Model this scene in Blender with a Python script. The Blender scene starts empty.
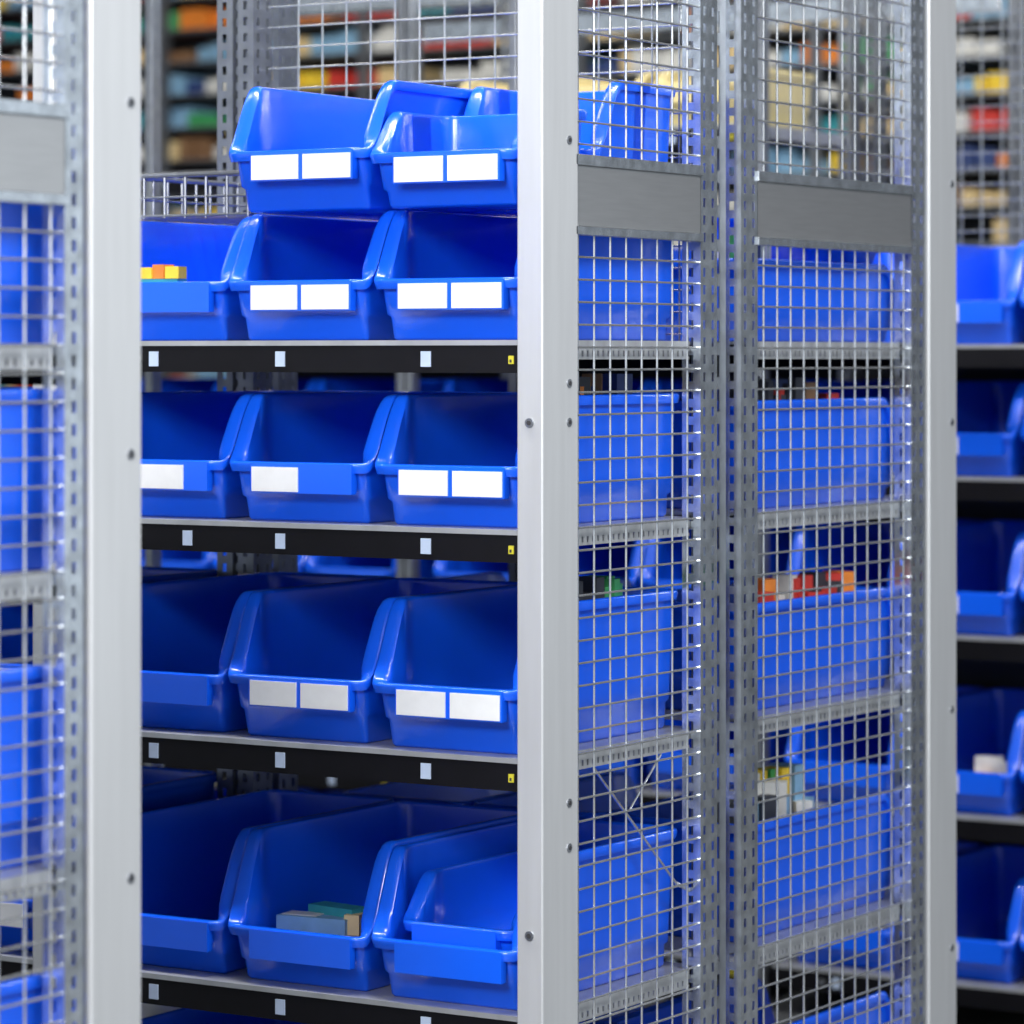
import bpy, math, random
from mathutils import Vector
random.seed(7)
scene = bpy.context.scene
try:
    scene.view_settings.view_transform = 'Standard'
    scene.view_settings.look = 'None'
except Exception:
    pass

# ------------------------------------------------------------ materials
def mat(name, col, rough=0.5, metal=0.0, noise=0.0, nscale=20, stretch=(1,1,1), bump=0.0, spec=0.5, coat=0.0):
    m = bpy.data.materials.new(name); m.use_nodes = True
    nt = m.node_tree; b = nt.nodes['Principled BSDF']
    b.inputs['Base Color'].default_value = (*col, 1)
    b.inputs['Roughness'].default_value = rough
    b.inputs['Metallic'].default_value = metal
    b.inputs['Specular IOR Level'].default_value = spec
    b.inputs['Coat Weight'].default_value = coat
    b.inputs['Coat Roughness'].default_value = .12
    if noise > 0 or bump > 0:
        tc = nt.nodes.new('ShaderNodeTexCoord'); mp = nt.nodes.new('ShaderNodeMapping')
        mp.inputs['Scale'].default_value = stretch
        nz = nt.nodes.new('ShaderNodeTexNoise'); nz.inputs['Scale'].default_value = nscale
        nz.inputs['Detail'].default_value = 4
        nt.links.new(tc.outputs['Object'], mp.inputs[0]); nt.links.new(mp.outputs[0], nz.inputs['Vector'])
        if noise > 0:
            cr = nt.nodes.new('ShaderNodeValToRGB')
            cr.color_ramp.elements[0].position = 0.3; cr.color_ramp.elements[1].position = 0.7
            cr.color_ramp.elements[0].color = (*[c*(1-noise) for c in col], 1)
            cr.color_ramp.elements[1].color = (*[min(1, c*(1+noise)) for c in col], 1)
            nt.links.new(nz.outputs['Fac'], cr.inputs[0]); nt.links.new(cr.outputs[0], b.inputs['Base Color'])
        if bump > 0:
            bp = nt.nodes.new('ShaderNodeBump'); bp.inputs['Strength'].default_value = bump
            bp.inputs['Distance'].default_value = 0.002
            nt.links.new(nz.outputs['Fac'], bp.inputs['Height']); nt.links.new(bp.outputs[0], b.inputs['Normal'])
    return m

M_BLUE  = mat('blue_plastic', (0.005, 0.115, 0.90), 0.25, 0, 0.05, 8, spec=0.5, coat=.35)
M_LABEL = mat('paper_label', (0.76, 0.78, 0.80), 0.55, 0, 0.03, 60)
M_POST  = mat('satin_aluminium', (0.60, 0.62, 0.64), 0.34, 0.4, 0.04, 6, (8, 8, 0.6))
M_GALV  = mat('galvanised_steel', (0.62, 0.67, 0.72), 0.22, 0.88, 0.25, 45)
M_BRUSH = mat('brushed_steel', (0.62, 0.62, 0.62), 0.30, 0.9, 0.04, 14, (1, 1, 14))
M_WIRE  = mat('zinc_wire', (0.62, 0.65, 0.68), 0.24, 0.8, 0.1, 60)
M_BLACK = mat('black_beam', (0.003, 0.003, 0.005), 0.5, 0.0, 0.2, 30, spec=.25)
M_SHELF = mat('shelf_sheet', (0.46, 0.48, 0.50), 0.36, 0.5, 0.12, 20)
M_DARK  = mat('dark_hole', (0.03, 0.03, 0.035), 0.7, 0, 0.1, 20)
M_TAG   = mat('pale_tag', (0.45, 0.55, 0.72), 0.5, 0, 0.05, 60)
M_YEL   = mat('yellow_tag', (0.55, 0.50, 0.03), 0.5, 0, 0.05, 60)
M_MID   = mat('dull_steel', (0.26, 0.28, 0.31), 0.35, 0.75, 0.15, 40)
M_BACK  = mat('shade_and_backing', (0.015, 0.018, 0.024), 0.6, 0, 0.1, 5)  # near-black: paints the shade behind the racks, also backs the stock rack
GOODS = [mat('goods_'+n, c, 0.55, 0, 0.12, 30) for n, c in [
    ('white', (.70,.71,.69)), ('cream', (.75,.58,.30)), ('teal', (.03,.30,.36)), ('orange', (.80,.24,.03)),
    ('yellow', (.85,.60,.04)), ('red', (.60,.04,.03)), ('green', (.05,.36,.12)), ('sky', (.22,.42,.62)),
    ('brown', (.22,.12,.06)), ('dark', (.03,.035,.05)), ('navy', (.03,.06,.2))]]
M_CREAM = mat('cream_plastic', (.78,.66,.32), 0.4, 0, 0.06, 10)

# ------------------------------------------------------------ mesh builder
class MB:
    def __init__(s): s.v=[]; s.f=[]; s.m=[]; s.mats=[]
    def mi(s, m):
        if m not in s.mats: s.mats.append(m)
        return s.mats.index(m)
    def box(s, x0,x1,y0,y1,z0,z1,m, rot=None):
        if x0>x1: x0,x1=x1,x0
        if y0>y1: y0,y1=y1,y0
        if z0>z1: z0,z1=z1,z0
        n=len(s.v)
        pts=[(x0,y0,z0),(x1,y0,z0),(x1,y1,z0),(x0,y1,z0),(x0,y0,z1),(x1,y0,z1),(x1,y1,z1),(x0,y1,z1)]
        if rot:
            cx,cy=(x0+x1)/2,(y0+y1)/2; c,q=math.cos(rot),math.sin(rot)
            pts=[(cx+(a-cx)*c-(b-cy)*q, cy+(a-cx)*q+(b-cy)*c, z) for a,b,z in pts]
        s.v+=pts
        k=s.mi(m)
        for f in [(0,3,2,1),(4,5,6,7),(0,1,5,4),(1,2,6,5),(2,3,7,6),(3,0,4,7)]:
            s.f.append(tuple(n+i for i in f)); s.m.append(k)
    def cyl(s,p,q,r,m,n=6):
        p=Vector(p);q=Vector(q);d=(q-p).normalized()
        a=Vector((0,0,1)) if abs(d.z)<.9 else Vector((1,0,0))
        u=d.cross(a).normalized(); w=d.cross(u)
        b=len(s.v);k=s.mi(m)
        for e in (p,q):
            for i in range(n):
                t=2*math.pi*i/n
                s.v.append(tuple(e+u*math.cos(t)*r+w*math.sin(t)*r))
        for i in range(n):
            j=(i+1)%n
            s.f.append((b+i,b+j,b+n+j,b+n+i)); s.m.append(k)
        s.f.append(tuple(b+i for i in range(n))[::-1]); s.m.append(k)
        s.f.append(tuple(b+n+i for i in range(n))); s.m.append(k)
    def obj(s,name,parent=None,bevel=0,smooth=False):
        me=bpy.data.meshes.new(name); me.from_pydata(s.v,[],s.f)
        for m in s.mats: me.materials.append(m)
        me.polygons.foreach_set('material_index',s.m); me.update()
        o=bpy.data.objects.new(name,me); scene.collection.objects.link(o)
        if parent: o.parent=parent
        if bevel:
            b=o.modifiers.new('bevel','BEVEL'); b.width=bevel; b.segments=2; b.limit_method='ANGLE'
        if smooth:
            me.shade_smooth(); me.set_sharp_from_angle(angle=math.radians(35))
        return o

def empty(name, loc=(0,0,0)):
    e=bpy.data.objects.new(name,None); e.location=loc; e.empty_display_size=.1
    scene.collection.objects.link(e); return e

# ------------------------------------------------------------ bins
def sstep(t):
    t=max(0,min(1,t)); return t*t*(3-2*t)
_cache={}
def bin_mesh(W,L,H,lip,labels):
    key=(W,L,H,lip,labels)
    if key in _cache: return _cache[key]
    r=.024; P=[]
    def arc(cx,cy,a0,a1,n=9):
        for i in range(n):
            a=math.radians(a0+(a1-a0)*i/(n-1))
            P.append((cx+r*math.cos(a),cy+r*math.sin(a),math.cos(a),math.sin(a)))
    hw=W/2
    ys=[.030,.036,.042,.048,.054,.060,.066,.072,.080,.09,.105,.15,L*.5,L*.75]
    for i in range(1,8): P.append((-hw+r+(W-2*r)*i/8,0,0,-1))
    arc(hw-r,r,-90,0)
    for y in ys: P.append((hw,y,1,0))
    arc(hw-r,L-r,0,90)
    for i in range(1,4): P.append((hw-r-(W-2*r)*i/4,L,0,1))
    arc(-hw+r,L-r,90,180)
    for y in reversed(ys): P.append((-hw,y,-1,0))
    arc(-hw+r,r,180,270)
    zs=max(.02,lip-.048)
    def inset(z): 
        v=.008*(1-z/H)
        if z<zs-.0005: v+=.005
        return v
    def ht(y):
        return lip+(H-lip)*sstep((y-.008)/.066)**.85
    b=MB(); n=len(P); rows=[]
    k=b.mi(M_BLUE)
    def prof(y,front):
        h=ht(y); a=lip*.8; top=h-.014
        th=.003+.011*(1-sstep((y-.055)/.05))*(0.35+0.65*sstep(y/.03))
        lst=[(0,inset(0)+.004),(.004,inset(0)),(zs-.004,inset(zs-.004)),(zs,inset(zs)),(a,inset(a))]
        if top<a: top=a+.0005
        for t in (.33,.66): lst.append((a+(top-a)*t, inset(a+(top-a)*t)))
        it=inset(top)
        lst+=[(top,it),(top,-.005),(h-.004,-.007),(h-.001,-.0055),(h,-.003),(h,it+th*.35),(h-.0015,it+th*.8),(h-.005,it+th)]
        def thz(z):
            return .003+(th-.003)*sstep((z-lip*.55)/(lip*.45))
        for t in (.66,.33):
            z=a+(top-a)*t; lst.append((z, inset(z)+thz(z)))
        lst+=[(a,inset(a)+thz(a)),(zs+.002,inset(zs)+.003),(zs-.002,inset(zs-.004)+.003),(.010,inset(.01)+.004),(.006,inset(0)+.007)]
        return lst
    for (x,y,nx,ny) in P:
        lst=prof(y,ny<-.5); col=[]
        for z,i in lst:
            px=x-nx*i; py=y-ny*i
            py+=.018*(1-min(1,z/lip))*max(0,1-max(y,0)/.08)
            col.append(len(b.v)); b.v.append((px,py,z))
        rows.append(col)
    m=len(rows[0])
    for i in range(n):
        A=rows[i];B=rows[(i+1)%n]
        for j in range(m-1):
            b.f.append((A[j],B[j],B[j+1],A[j+1])); b.m.append(k)
    b.f.append(tuple(rows[i][0] for i in range(n))[::-1]); b.m.append(k)
    b.f.append(tuple(rows[i][m-1] for i in range(n))); b.m.append(k)
    w=.0855 if W>.2 else W*.375; ox=.015 if W>.2 else 0
    b.box(-w+ox,w+ox,-.0070,.006,lip-.043,lip-.002,M_BLUE)
    lw=w-.003
    if labels in (1,2): b.box(-lw+ox,-.004+ox,-.0090,-.0068,lip-.041,lip-.007,M_LABEL)
    if labels==2: b.box(.004+ox,lw+ox,-.0090,-.0068,lip-.041,lip-.007,M_LABEL)
    if labels==3: b.box(-.034+ox,.044+ox,-.0090,-.0068,lip-.041,lip-.007,M_LABEL)
    me=bpy.data.meshes.new('storage_bin'); me.from_pydata(b.v,[],b.f)
    for q in b.mats: me.materials.append(q)
    me.polygons.foreach_set('material_index',b.m); me.update()
    me.shade_smooth(); me.set_sharp_from_angle(angle=math.radians(50))
    _cache[key]=me
    return me
def add_bin(x,y,z,W=.232,L=.45,H=.178,lip=.084,labels=2,back=False,rz=0):
    o=bpy.data.objects.new('storage_bin',bin_mesh(W,L,H,lip,labels))
    o.location=(x,y,z); o.rotation_euler=(0,0,(math.pi if back else 0)+math.radians(rz))
    scene.collection.objects.link(o); return o

def packets(x,y,z,w,d,n,cols,name='packet_pile',hh=(.012,.03),sz=1.0):
    b=MB()
    for i in range(n):
        sx=random.uniform(.03,.055)*sz; sy=random.uniform(.02,.04)*sz
        cx=x+random.uniform(-w/2,w/2); cy=y+random.uniform(-d/2,d/2)
        b.box(cx-sx/2,cx+sx/2,cy-sy/2,cy+sy/2,z,z+random.uniform(*hh),GOODS[random.choice(cols)],rot=random.uniform(-.5,.5))
    return b.obj(name)

# ------------------------------------------------------------ racks
ZC=1.30
SH=[1.320,1.067,.763,.420,.10]
BAY=.83; PT=.040; TOP=2.15
def rack(yf,s,nb,name,extra=(),shelves=SH,postw=.092,mesh0=.093,mesh1=.44,perf_near=False,D=.49,centre=True,backmesh=False,slim=False):
    R=empty(name)
    Y=lambda d: yf+s*d
    posts=MB(); bolts=MB(); perf=MB(); wire=MB(); sh=MB(); beams=MB(); tags=MB(); rail=MB()
    for k in range(nb):
        for j,x0 in enumerate((-k*BAY-PT, -(k+1)*BAY)):
            if slim and not (k==0 and j==0):
                xa=-k*BAY-.020 if j==0 else -(k+1)*BAY+.002
                posts.box(xa,xa+.018,Y(0),Y(.03),0,TOP,M_MID)
                continue
            posts.box(x0,x0+PT,Y(0),Y(postw),0.006,TOP,M_POST)
            posts.box(x0,x0+PT,Y(-.0),Y(postw+.01),0,.006,M_GALV)
    bd=postw-.024 if s>0 else .020
    for zz in ((1.588,1.262,1.21,.70,.64,.33,1.95) if s>0 else (1.58,1.19,.72,.33,1.95)):
        bolts.cyl((-.001,Y(bd),zz),(.0015,Y(bd),zz),.006,M_MID,12)
        bolts.cyl((.001,Y(bd),zz),(.0022,Y(bd),zz),.0032,M_DARK,6)
    for zz in (1.21,.53,1.80):
        bolts.cyl((-.020,Y(.001),zz),(-.020,Y(-.0025),zz),.0065,M_MID,12)
        bolts.cyl((-.020,Y(-.002),zz),(-.020,Y(-.0035),zz),.0035,M_DARK,6)
    def plate_x(x,d0,d1,pitch,slot_h,slot_w,m,th=.0015,z0=0,z1=TOP,ncol=1):
        cols=[]; w=(d1-d0)
        edges=[d0]
        for c in range(ncol):
            cc=d0+w*(c+.5)/ncol
            edges+= [cc-slot_w/2,cc+slot_w/2]; cols.append((cc-slot_w/2,cc+slot_w/2))
        edges.append(d1)
        for i in range(0,len(edges),2): perf.box(x-th,x,Y(edges[i]),Y(edges[i+1]),z0,z1,m)
        z=z0
        while z<z1:
            for a,c in cols: perf.box(x-th,x,Y(a),Y(c),z,min(z1,z+pitch-slot_h),m)
            z+=pitch
    def plate_y(d,x0,x1,pitch,slot_h,slot_w,m,th=.0015,z0=0,z1=TOP):
        c=(x0+x1)/2
        perf.box(x0,c-slot_w/2,Y(d),Y(d+th),z0,z1,m); perf.box(c+slot_w/2,x1,Y(d),Y(d+th),z0,z1,m)
        z=z0
        while z<z1:
            perf.box(c-slot_w/2,c+slot_w/2,Y(d),Y(d+th),z,min(z1,z+pitch-slot_h),m); z+=pitch
    def upright(d0,d1,xo=-.004,m=M_GALV):
        plate_x(xo,d0,d1,.025,.013,.0075,m,ncol=2 if d1-d0>.04 else 1)
        plate_y(d0,xo-.03,xo-.0015,.025,.013,.008,m)
        plate_y(d1-.0015,xo-.03,xo-.0015,.025,.013,.008,m)
    for k in range(nb+1):
        xo=-k*BAY
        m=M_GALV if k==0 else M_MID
        if k<nb: upright(mesh1,D,xo-.004,m)
        if k>0 and not slim: upright(mesh1,D,xo+.036,m)
    if perf_near: upright(postw+.010,mesh0-.002)
    if centre:
        plate_x(-.020,D+.006,D+.056,.05,.032,.011,M_MID)
        plate_y(D+.006,-.05,-.0215,.05,.032,.010,M_MID)
    def mesh_panel_x(x,d0,d1,z0,z1,sy=.0435,sz=.0305,r=.0017):
        d=d0+.014
        while d<d1: wire.cyl((x,Y(d),z0),(x,Y(d),z1),r,M_WIRE,6); d+=sy
        z=z0+.01
        while z<z1: wire.cyl((x+r*1.6,Y(d0),z),(x+r*1.6,Y(d1),z),r,M_WIRE,6); z+=sz
    mesh_panel_x(-.010,mesh0,mesh1,.05,TOP-.03)
    if backmesh:
        yb=Y(D-.012); x=-.06
        while x>-BAY+.05:
            wire.cyl((x,yb,1.32),(x,yb,TOP-.03),.0015,M_WIRE,5); x-=.045
        z=1.33
        while z<TOP-.03:
            wire.cyl((-.04,yb-.003,z),(-BAY+.04,yb-.003,z),.0015,M_WIRE,5); z+=.032
    rail.box(-.016,.000,Y(mesh0-.006),Y(mesh1+.004),1.556,1.571,M_GALV)
    rail.box(-.014,-.004,Y(mesh0-.004),Y(mesh1+.002),1.474,1.556,M_BRUSH)
    rail.box(-.016,.000,Y(mesh0-.006),Y(mesh1+.004),1.462,1.474,M_GALV)
    rail.box(-.016,.000,Y(mesh0-.006),Y(mesh1+.004),TOP-.03,TOP-.01,M_GALV)
    rail.box(-.016,.000,Y(mesh0-.006),Y(mesh1+.004),.02,.05,M_GALV)
    for k in range(nb):
        rail.box(-k*BAY-PT,-(k+1)*BAY+PT,Y(.01),Y(.03),TOP-.06,TOP-.01,M_GALV)
        rail.box(-k*BAY-PT,-(k+1)*BAY+PT,Y(D-.005),Y(D-.001),TOP-.06,TOP-.01,M_GALV)
    def shelf(k,z):
        xa=-k*BAY-PT-.001; xb=-(k+1)*BAY+PT+.001
        sh.box(xb,xa,Y(.008),Y(D-.015),z-.004,z,M_SHELF)
        beams.box(xb,xa,Y(.003),Y(.008),z-.007,z,M_SHELF)
        beams.box(xb,xa,Y(.004),Y(.026),z-.044,z-.007,M_BLACK)
        for c in range(4): sh.box(xb,xa,Y(.12+c*(D-.16)/4),Y(.135+c*(D-.16)/4),z-.02,z-.004,M_BLACK)
        for xs,sg in ((xa,1),(xb,-1)):
            x1=xs+sg*.020
            sh.box(xs,x1,Y(mesh0+.004),Y(mesh1-.002),z-.004,z,M_SHELF)
            sh.box(x1-sg*.003,x1,Y(mesh0+.004),Y(mesh1-.002),z-.014,z-.004,M_SHELF)
            d=mesh0+.006
            while d<mesh1-.012:
                sh.box(x1-sg*.003,x1,Y(d),Y(d+.009),z-.022,z-.014,M_SHELF); d+=.014
            sh.box(x1-sg*.003,x1,Y(mesh0+.004),Y(mesh1-.002),z-.026,z-.022,M_SHELF)
        for i,px in enumerate((.187,.429,.590 if abs(z-SH[1])<.001 else .650)):
            tags.box(-k*BAY-px-.008,-k*BAY-px+.008,Y(.0025),Y(.004),z-.036,z-.015,M_TAG)
        tags.box(-k*BAY-PT-.015,-k*BAY-PT-.007,Y(.0025),Y(.004),z-.032,z-.021,M_YEL)
        tags.box(-k*BAY-PT-.013,-k*BAY-PT-.010,Y(.0020),Y(.004),z-.030,z-.026,M_DARK)
        # clamp nut near the far end of the beam
        tags.cyl((-(k+1)*BAY+PT+.11,Y(.004),z-.026),(-(k+1)*BAY+PT+.11,Y(-.004),z-.026),.007,M_MID,6)
    for k in range(nb):
        for z in shelves: shelf(k,z)
    for k,z in extra: shelf(k,z)
    posts.obj('posts',R,bevel=.002); bolts.obj('bolts',R); perf.obj('perforated_uprights',R)
    wire.obj('wire_mesh',R); sh.obj('shelf_sheets',R); beams.obj('shelf_beams',R)
    tags.obj('beam_tags',R); rail.obj('end_rails',R,bevel=.0008)
    return R

rack(0,1,2,'shelving_rack',backmesh=True)
BK=dict(postw=.105,mesh0=.168,mesh1=.69,perf_near=True,D=.742,centre=False)
rack(1.305,-1,2,'shelving_rack',slim=True,**BK)
SHL=[1.310,1.064,.742,.405,.10]
rack(-.857,-1,2,'shelving_rack',shelves=SHL,postw=.088,mesh0=.132,mesh1=.69,perf_near=True,D=.742,centre=False,slim=True)
rack(2.16,1,3,'shelving_rack',extra=((1,1.76),(2,1.70)),slim=True,backmesh=True)
R=rack(2.16+1.305,-1,3,'shelving_rack',slim=True,**BK)
b=MB(); b.box(-3*BAY+.04,-.04,2.668,2.674,.02,1.46,M_BACK); b.obj('shade_sheet',R)  # added dark sheet, its colour stands in for shade in the shelf gaps

b=MB()
b.cyl((-.022,.17,.735),(-.022,.40,.548),.0022,M_WIRE,6)
b.cyl((-.024,.36,.735),(-.024,.27,.665),.0018,M_WIRE,6)
b.cyl((-.022,.40,.548),(-.022,.438,.533),.003,M_WIRE,6)
b.obj('cross_brace')

# ------------------------------------------------------------ place bins
CX=[-.1635,-.4135,-.6635]
z=SH[0]; HU=.181
add_bin(CX[0],.010,z,H=HU); add_bin(CX[1],.014,z,H=HU); add_bin(CX[2],.024,z,H=.178,labels=0)
add_bin(CX[1]+.003,.012,z+HU,H=HU,rz=1)
add_bin(CX[0],.000,z+HU,H=.136,lip=.074,L=.20)
add_bin(CX[0],.210,z+HU,H=.184,L=.24,labels=0)
z=SH[1]
add_bin(CX[0],.012,z); add_bin(CX[1],.016,z,labels=1); add_bin(CX[2],.020,z,labels=3)
z=SH[2]
add_bin(CX[0],.006,z,H=.2,lip=.09); add_bin(CX[1],.012,z,H=.2,lip=.09); add_bin(CX[2],.02,z,H=.2,lip=.085,labels=0)
z=SH[3]
add_bin(CX[0],.004,z,H=.200,lip=.085,labels=0)
add_bin(CX[0]+.008,.030,z+.0075,H=.158,W=.180,L=.33,lip=.10,labels=0)
add_bin(CX[1],.012,z,H=.205,lip=.080,labels=0); add_bin(CX[2],.02,z,H=.205,lip=.080,labels=0)
for k in range(3):
    add_bin(CX[k],.02,SH[4],H=.22,labels=2)
for r,(zz,h) in enumerate(zip(SH[:4],(.172,.17,.2,.225))):
    for k in range(3): add_bin(CX[k]-BAY,.018,zz,H=h,labels=2)
for zz,h in zip(SH,(.125,.165,.165,.18,.18)):
    for k in range(3): add_bin(CX[k],1.305-.11,zz,L=.54,H=h,lip=.07,labels=2,back=True)
add_bin(CX[0]-.006,1.305-.14,SH[0]+.125,L=.26,H=.08,lip=.05,labels=0,back=True)
for zz,h in zip(SHL,(.20,.20,.22,.22,.2)):
    for k in range(3): add_bin(CX[k],-.857-.045,zz,L=.6,H=h,lip=.10,labels=2,back=True)
for zz,h in zip(SH,(.2,.18,.2,.2,.2)):
    for k in range(9):
        bx=CX[k%3]+.01-(k//3)*BAY
        add_bin(bx,2.175,zz,H=h,labels=1 if k==1 else 0)
for zz,h in zip(SH,(.18,.17,.2,.2,.2)):
    for k in range(3): add_bin(CX[k],2.16+1.305-.1,zz,L=.5,H=h,back=True,labels=0)

# contents
b=MB()
zf=SH[0]+.007
b.box(-.735,-.665,.075,.10,zf,zf+.083,GOODS[2],rot=.06)
b.box(-.732,-.712,.075,.10,zf+.0835,zf+.100,GOODS[4],rot=.1)
b.box(-.710,-.688,.078,.10,zf+.0835,zf+.104,GOODS[3],rot=-.1)
b.box(-.686,-.664,.075,.10,zf+.0835,zf+.101,GOODS[4],rot=.15)
b.obj('packet_pile')
b=MB()
zf=SH[3]+.007
b.box(-.500,-.385,.10,.16,zf,zf+.055,GOODS[9])
b.box(-.500,-.390,.095,.135,zf+.0555,zf+.078,GOODS[7],rot=.12)
b.box(-.495,-.440,.100,.130,zf+.0785,zf+.0795,GOODS[0],rot=.12)
b.box(-.470,-.385,.125,.160,zf+.0555,zf+.090,GOODS[2],rot=-.15)
b.box(-.400,-.378,.110,.150,zf+.0555,zf+.084,GOODS[1],rot=.3)
b.obj('small_cartons')
packets(-.115,.28,SH[2]+.008,.02,.22,20,[6,5,6,9],hh=(.18,.215),sz=.8)
packets(-.115,.93,SH[2]+.008,.03,.30,22,[0,5,3,9],hh=(.14,.185),sz=.9)
packets(-.115,.76,SH[0]+.008,.03,.10,14,[0,6,6,0,10],hh=(.13,.16),sz=.9)
packets(-.115,.90,SH[1]+.008,.03,.34,26,[9,9,5,10,8,9],hh=(.15,.195),sz=.9)
packets(-.115,.84,SH[3]+.008,.03,.24,24,[0,0,4,7,9,6],hh=(.17,.23),sz=.9)
packets(-.115,.30,SH[1]+.008,.02,.16,12,[9,8,10,3],hh=(.17,.20),sz=.8)
packets(CX[1]+.06,2.27,SH[3]+.008,.05,.03,6,[0,3,4],hh=(.06,.10))
packets(CX[0]-.06,2.26,SH[2]+.008,.06,.03,6,[5,9],hh=(.08,.11))

b=MB()
zb=SH[0]+.179
for zz,rr in ((zb+.003,.0025),(zb+.03,.002),(zb+.062,.004)):
    for yy in (.10,.38): b.cyl((-.78,yy,zz),(-.555,yy,zz),rr,M_MID,8)
    for xx in (-.78,-.555): b.cyl((xx,.10,zz),(xx,.38,zz),rr,M_MID,8)
for i in range(7):
    xx=-.78+.225*i/6
    for yy in (.10,.38): b.cyl((xx,yy,zb),(xx,yy,zb+.062),.0022,M_MID,6)
for i in range(1,8):
    yy=.10+.28*i/8
    for xx in (-.78,-.555): b.cyl((xx,yy,zb),(xx,yy,zb+.062),.0022,M_MID,6)
    b.cyl((-.78,yy,zb+.002),(-.555,yy,zb+.002),.0018,M_MID,6)
b.obj('wire_basket')

for i,(tx,tz) in enumerate(((-.98,1.76),(-1.22,1.76),(-1.46,1.76),(-1.80,1.70),(-2.05,1.70))):
    me=bin_mesh(.199,.34,.12,.09,0).copy(); me.materials[0]=M_CREAM
    o=bpy.data.objects.new('plastic_tub',me); o.location=(tx,2.19,tz); scene.collection.objects.link(o)

# ------------------------------------------------------------ far stock rack
def far_rack(y,x0,x1,z1,name,gap=.125,seed=1,dep=.35):
    random.seed(seed)
    R=empty(name); f=MB(); g=MB()
    x=x0
    while x<x1+.01:
        f.box(x-.02,x+.02,y,y+.04,0,z1,M_MID); f.box(x-.02,x+.02,y+dep-.04,y+dep,0,z1,M_MID); x+=.9
    f.box(x0,x1,y+dep,y+dep+.01,0,z1,M_BACK)
    z=.1
    while z<z1-.05:
        f.box(x0,x1,y+.005,y+dep-.005,z-.012,z,M_MID)
        xx=x0+.03; run=0
        while xx<x1-.1:
            if run<=0:
                run=random.randint(1,4); c=random.choice([0,0,1,1,1,2,3,4,7,5,6,7,7,8,9,9,10,0]); h=random.uniform(.04,gap-.03)
            w=random.uniform(.03,.08)
            if c!=9: g.box(xx,xx+w-.006,y+random.uniform(.01,.06),y+dep-.05,z,z+h*random.uniform(.75,1),GOODS[c])
            xx+=w; run-=1
        z+=gap
    f.obj('rack_frame',R); g.obj('assorted_goods',R)
far_rack(6.3,-8.2,1.0,3.0,'stock_rack',gap=.12)

# ------------------------------------------------------------ room shell
M_FLOOR=mat('concrete_floor',(.10,.105,.11),.4,0,.15,3)
M_WALL=mat('warehouse_wall',(.05,.06,.08),.7,0,.1,2)
M_CEIL=mat('warehouse_ceiling',(.04,.05,.07),.8,0,.1,2)
b=MB(); b.box(-9,5,-7,7.2,-.1,0,M_FLOOR); b.obj('floor')
b=MB(); b.box(-9,5,7.2,7.35,0,4.2,M_WALL); b.obj('wall_back')
b=MB(); b.box(-9.15,-9,-7,7.35,0,4.2,M_WALL); b.obj('wall_left')
b=MB(); b.box(-9.15,5,-7,7.35,4.2,4.35,M_CEIL); b.obj('ceiling')

# ------------------------------------------------------------ lights
def lamp(x,y,z,sx,sy,e,target=None,col=(1,.98,.96),name='ceiling_lamp'):
    L=bpy.data.lights.new(name,'AREA'); L.shape='RECTANGLE'; L.size=sx; L.size_y=sy; L.energy=e; L.color=col
    o=bpy.data.objects.new(name,L); o.location=(x,y,z); scene.collection.objects.link(o)
    if target: o.rotation_euler=(Vector(target)-Vector((x,y,z))).to_track_quat('-Z','Y').to_euler()
    return o
lamp(-.5,-.45,3.95,2.2,.25,120)
lamp(-3.2,-.45,3.95,2.2,.25,50)
lamp(-.5,1.73,3.95,2.2,.25,36)
lamp(-3.2,4.6,3.95,4.5,.3,62,col=(1,.92,.80))
lamp(2.9,-.6,3.7,2.0,.9,135,(0,.4,1.0),name='added_softbox')  # added soft light on the rack ends, no such opening in the roof
lamp(.8,-4.4,2.9,2.4,.9,300,(-.3,.1,.7),name='added_softbox')  # added soft key light for the bin fronts, not a real source
W=bpy.data.worlds.new('world'); scene.world=W; W.use_nodes=True
bg=W.node_tree.nodes['Background']; bg.inputs[0].default_value=(.82,.91,1,1); bg.inputs[1].default_value=.8

# ------------------------------------------------------------ camera
cam=bpy.data.cameras.new('camera'); co=bpy.data.objects.new('camera',cam); scene.collection.objects.link(co)
co.location=(2.396,-3.926,ZC); co.rotation_euler=(math.radians(90),0,math.radians(31.9))
cam.sensor_width=36; cam.lens=36*3477/1024; cam.shift_y=-157/1024
cam.dof.use_dof=True; cam.dof.focus_distance=4.75; cam.dof.aperture_fstop=4.3
cam.clip_end=100
scene.camera=co
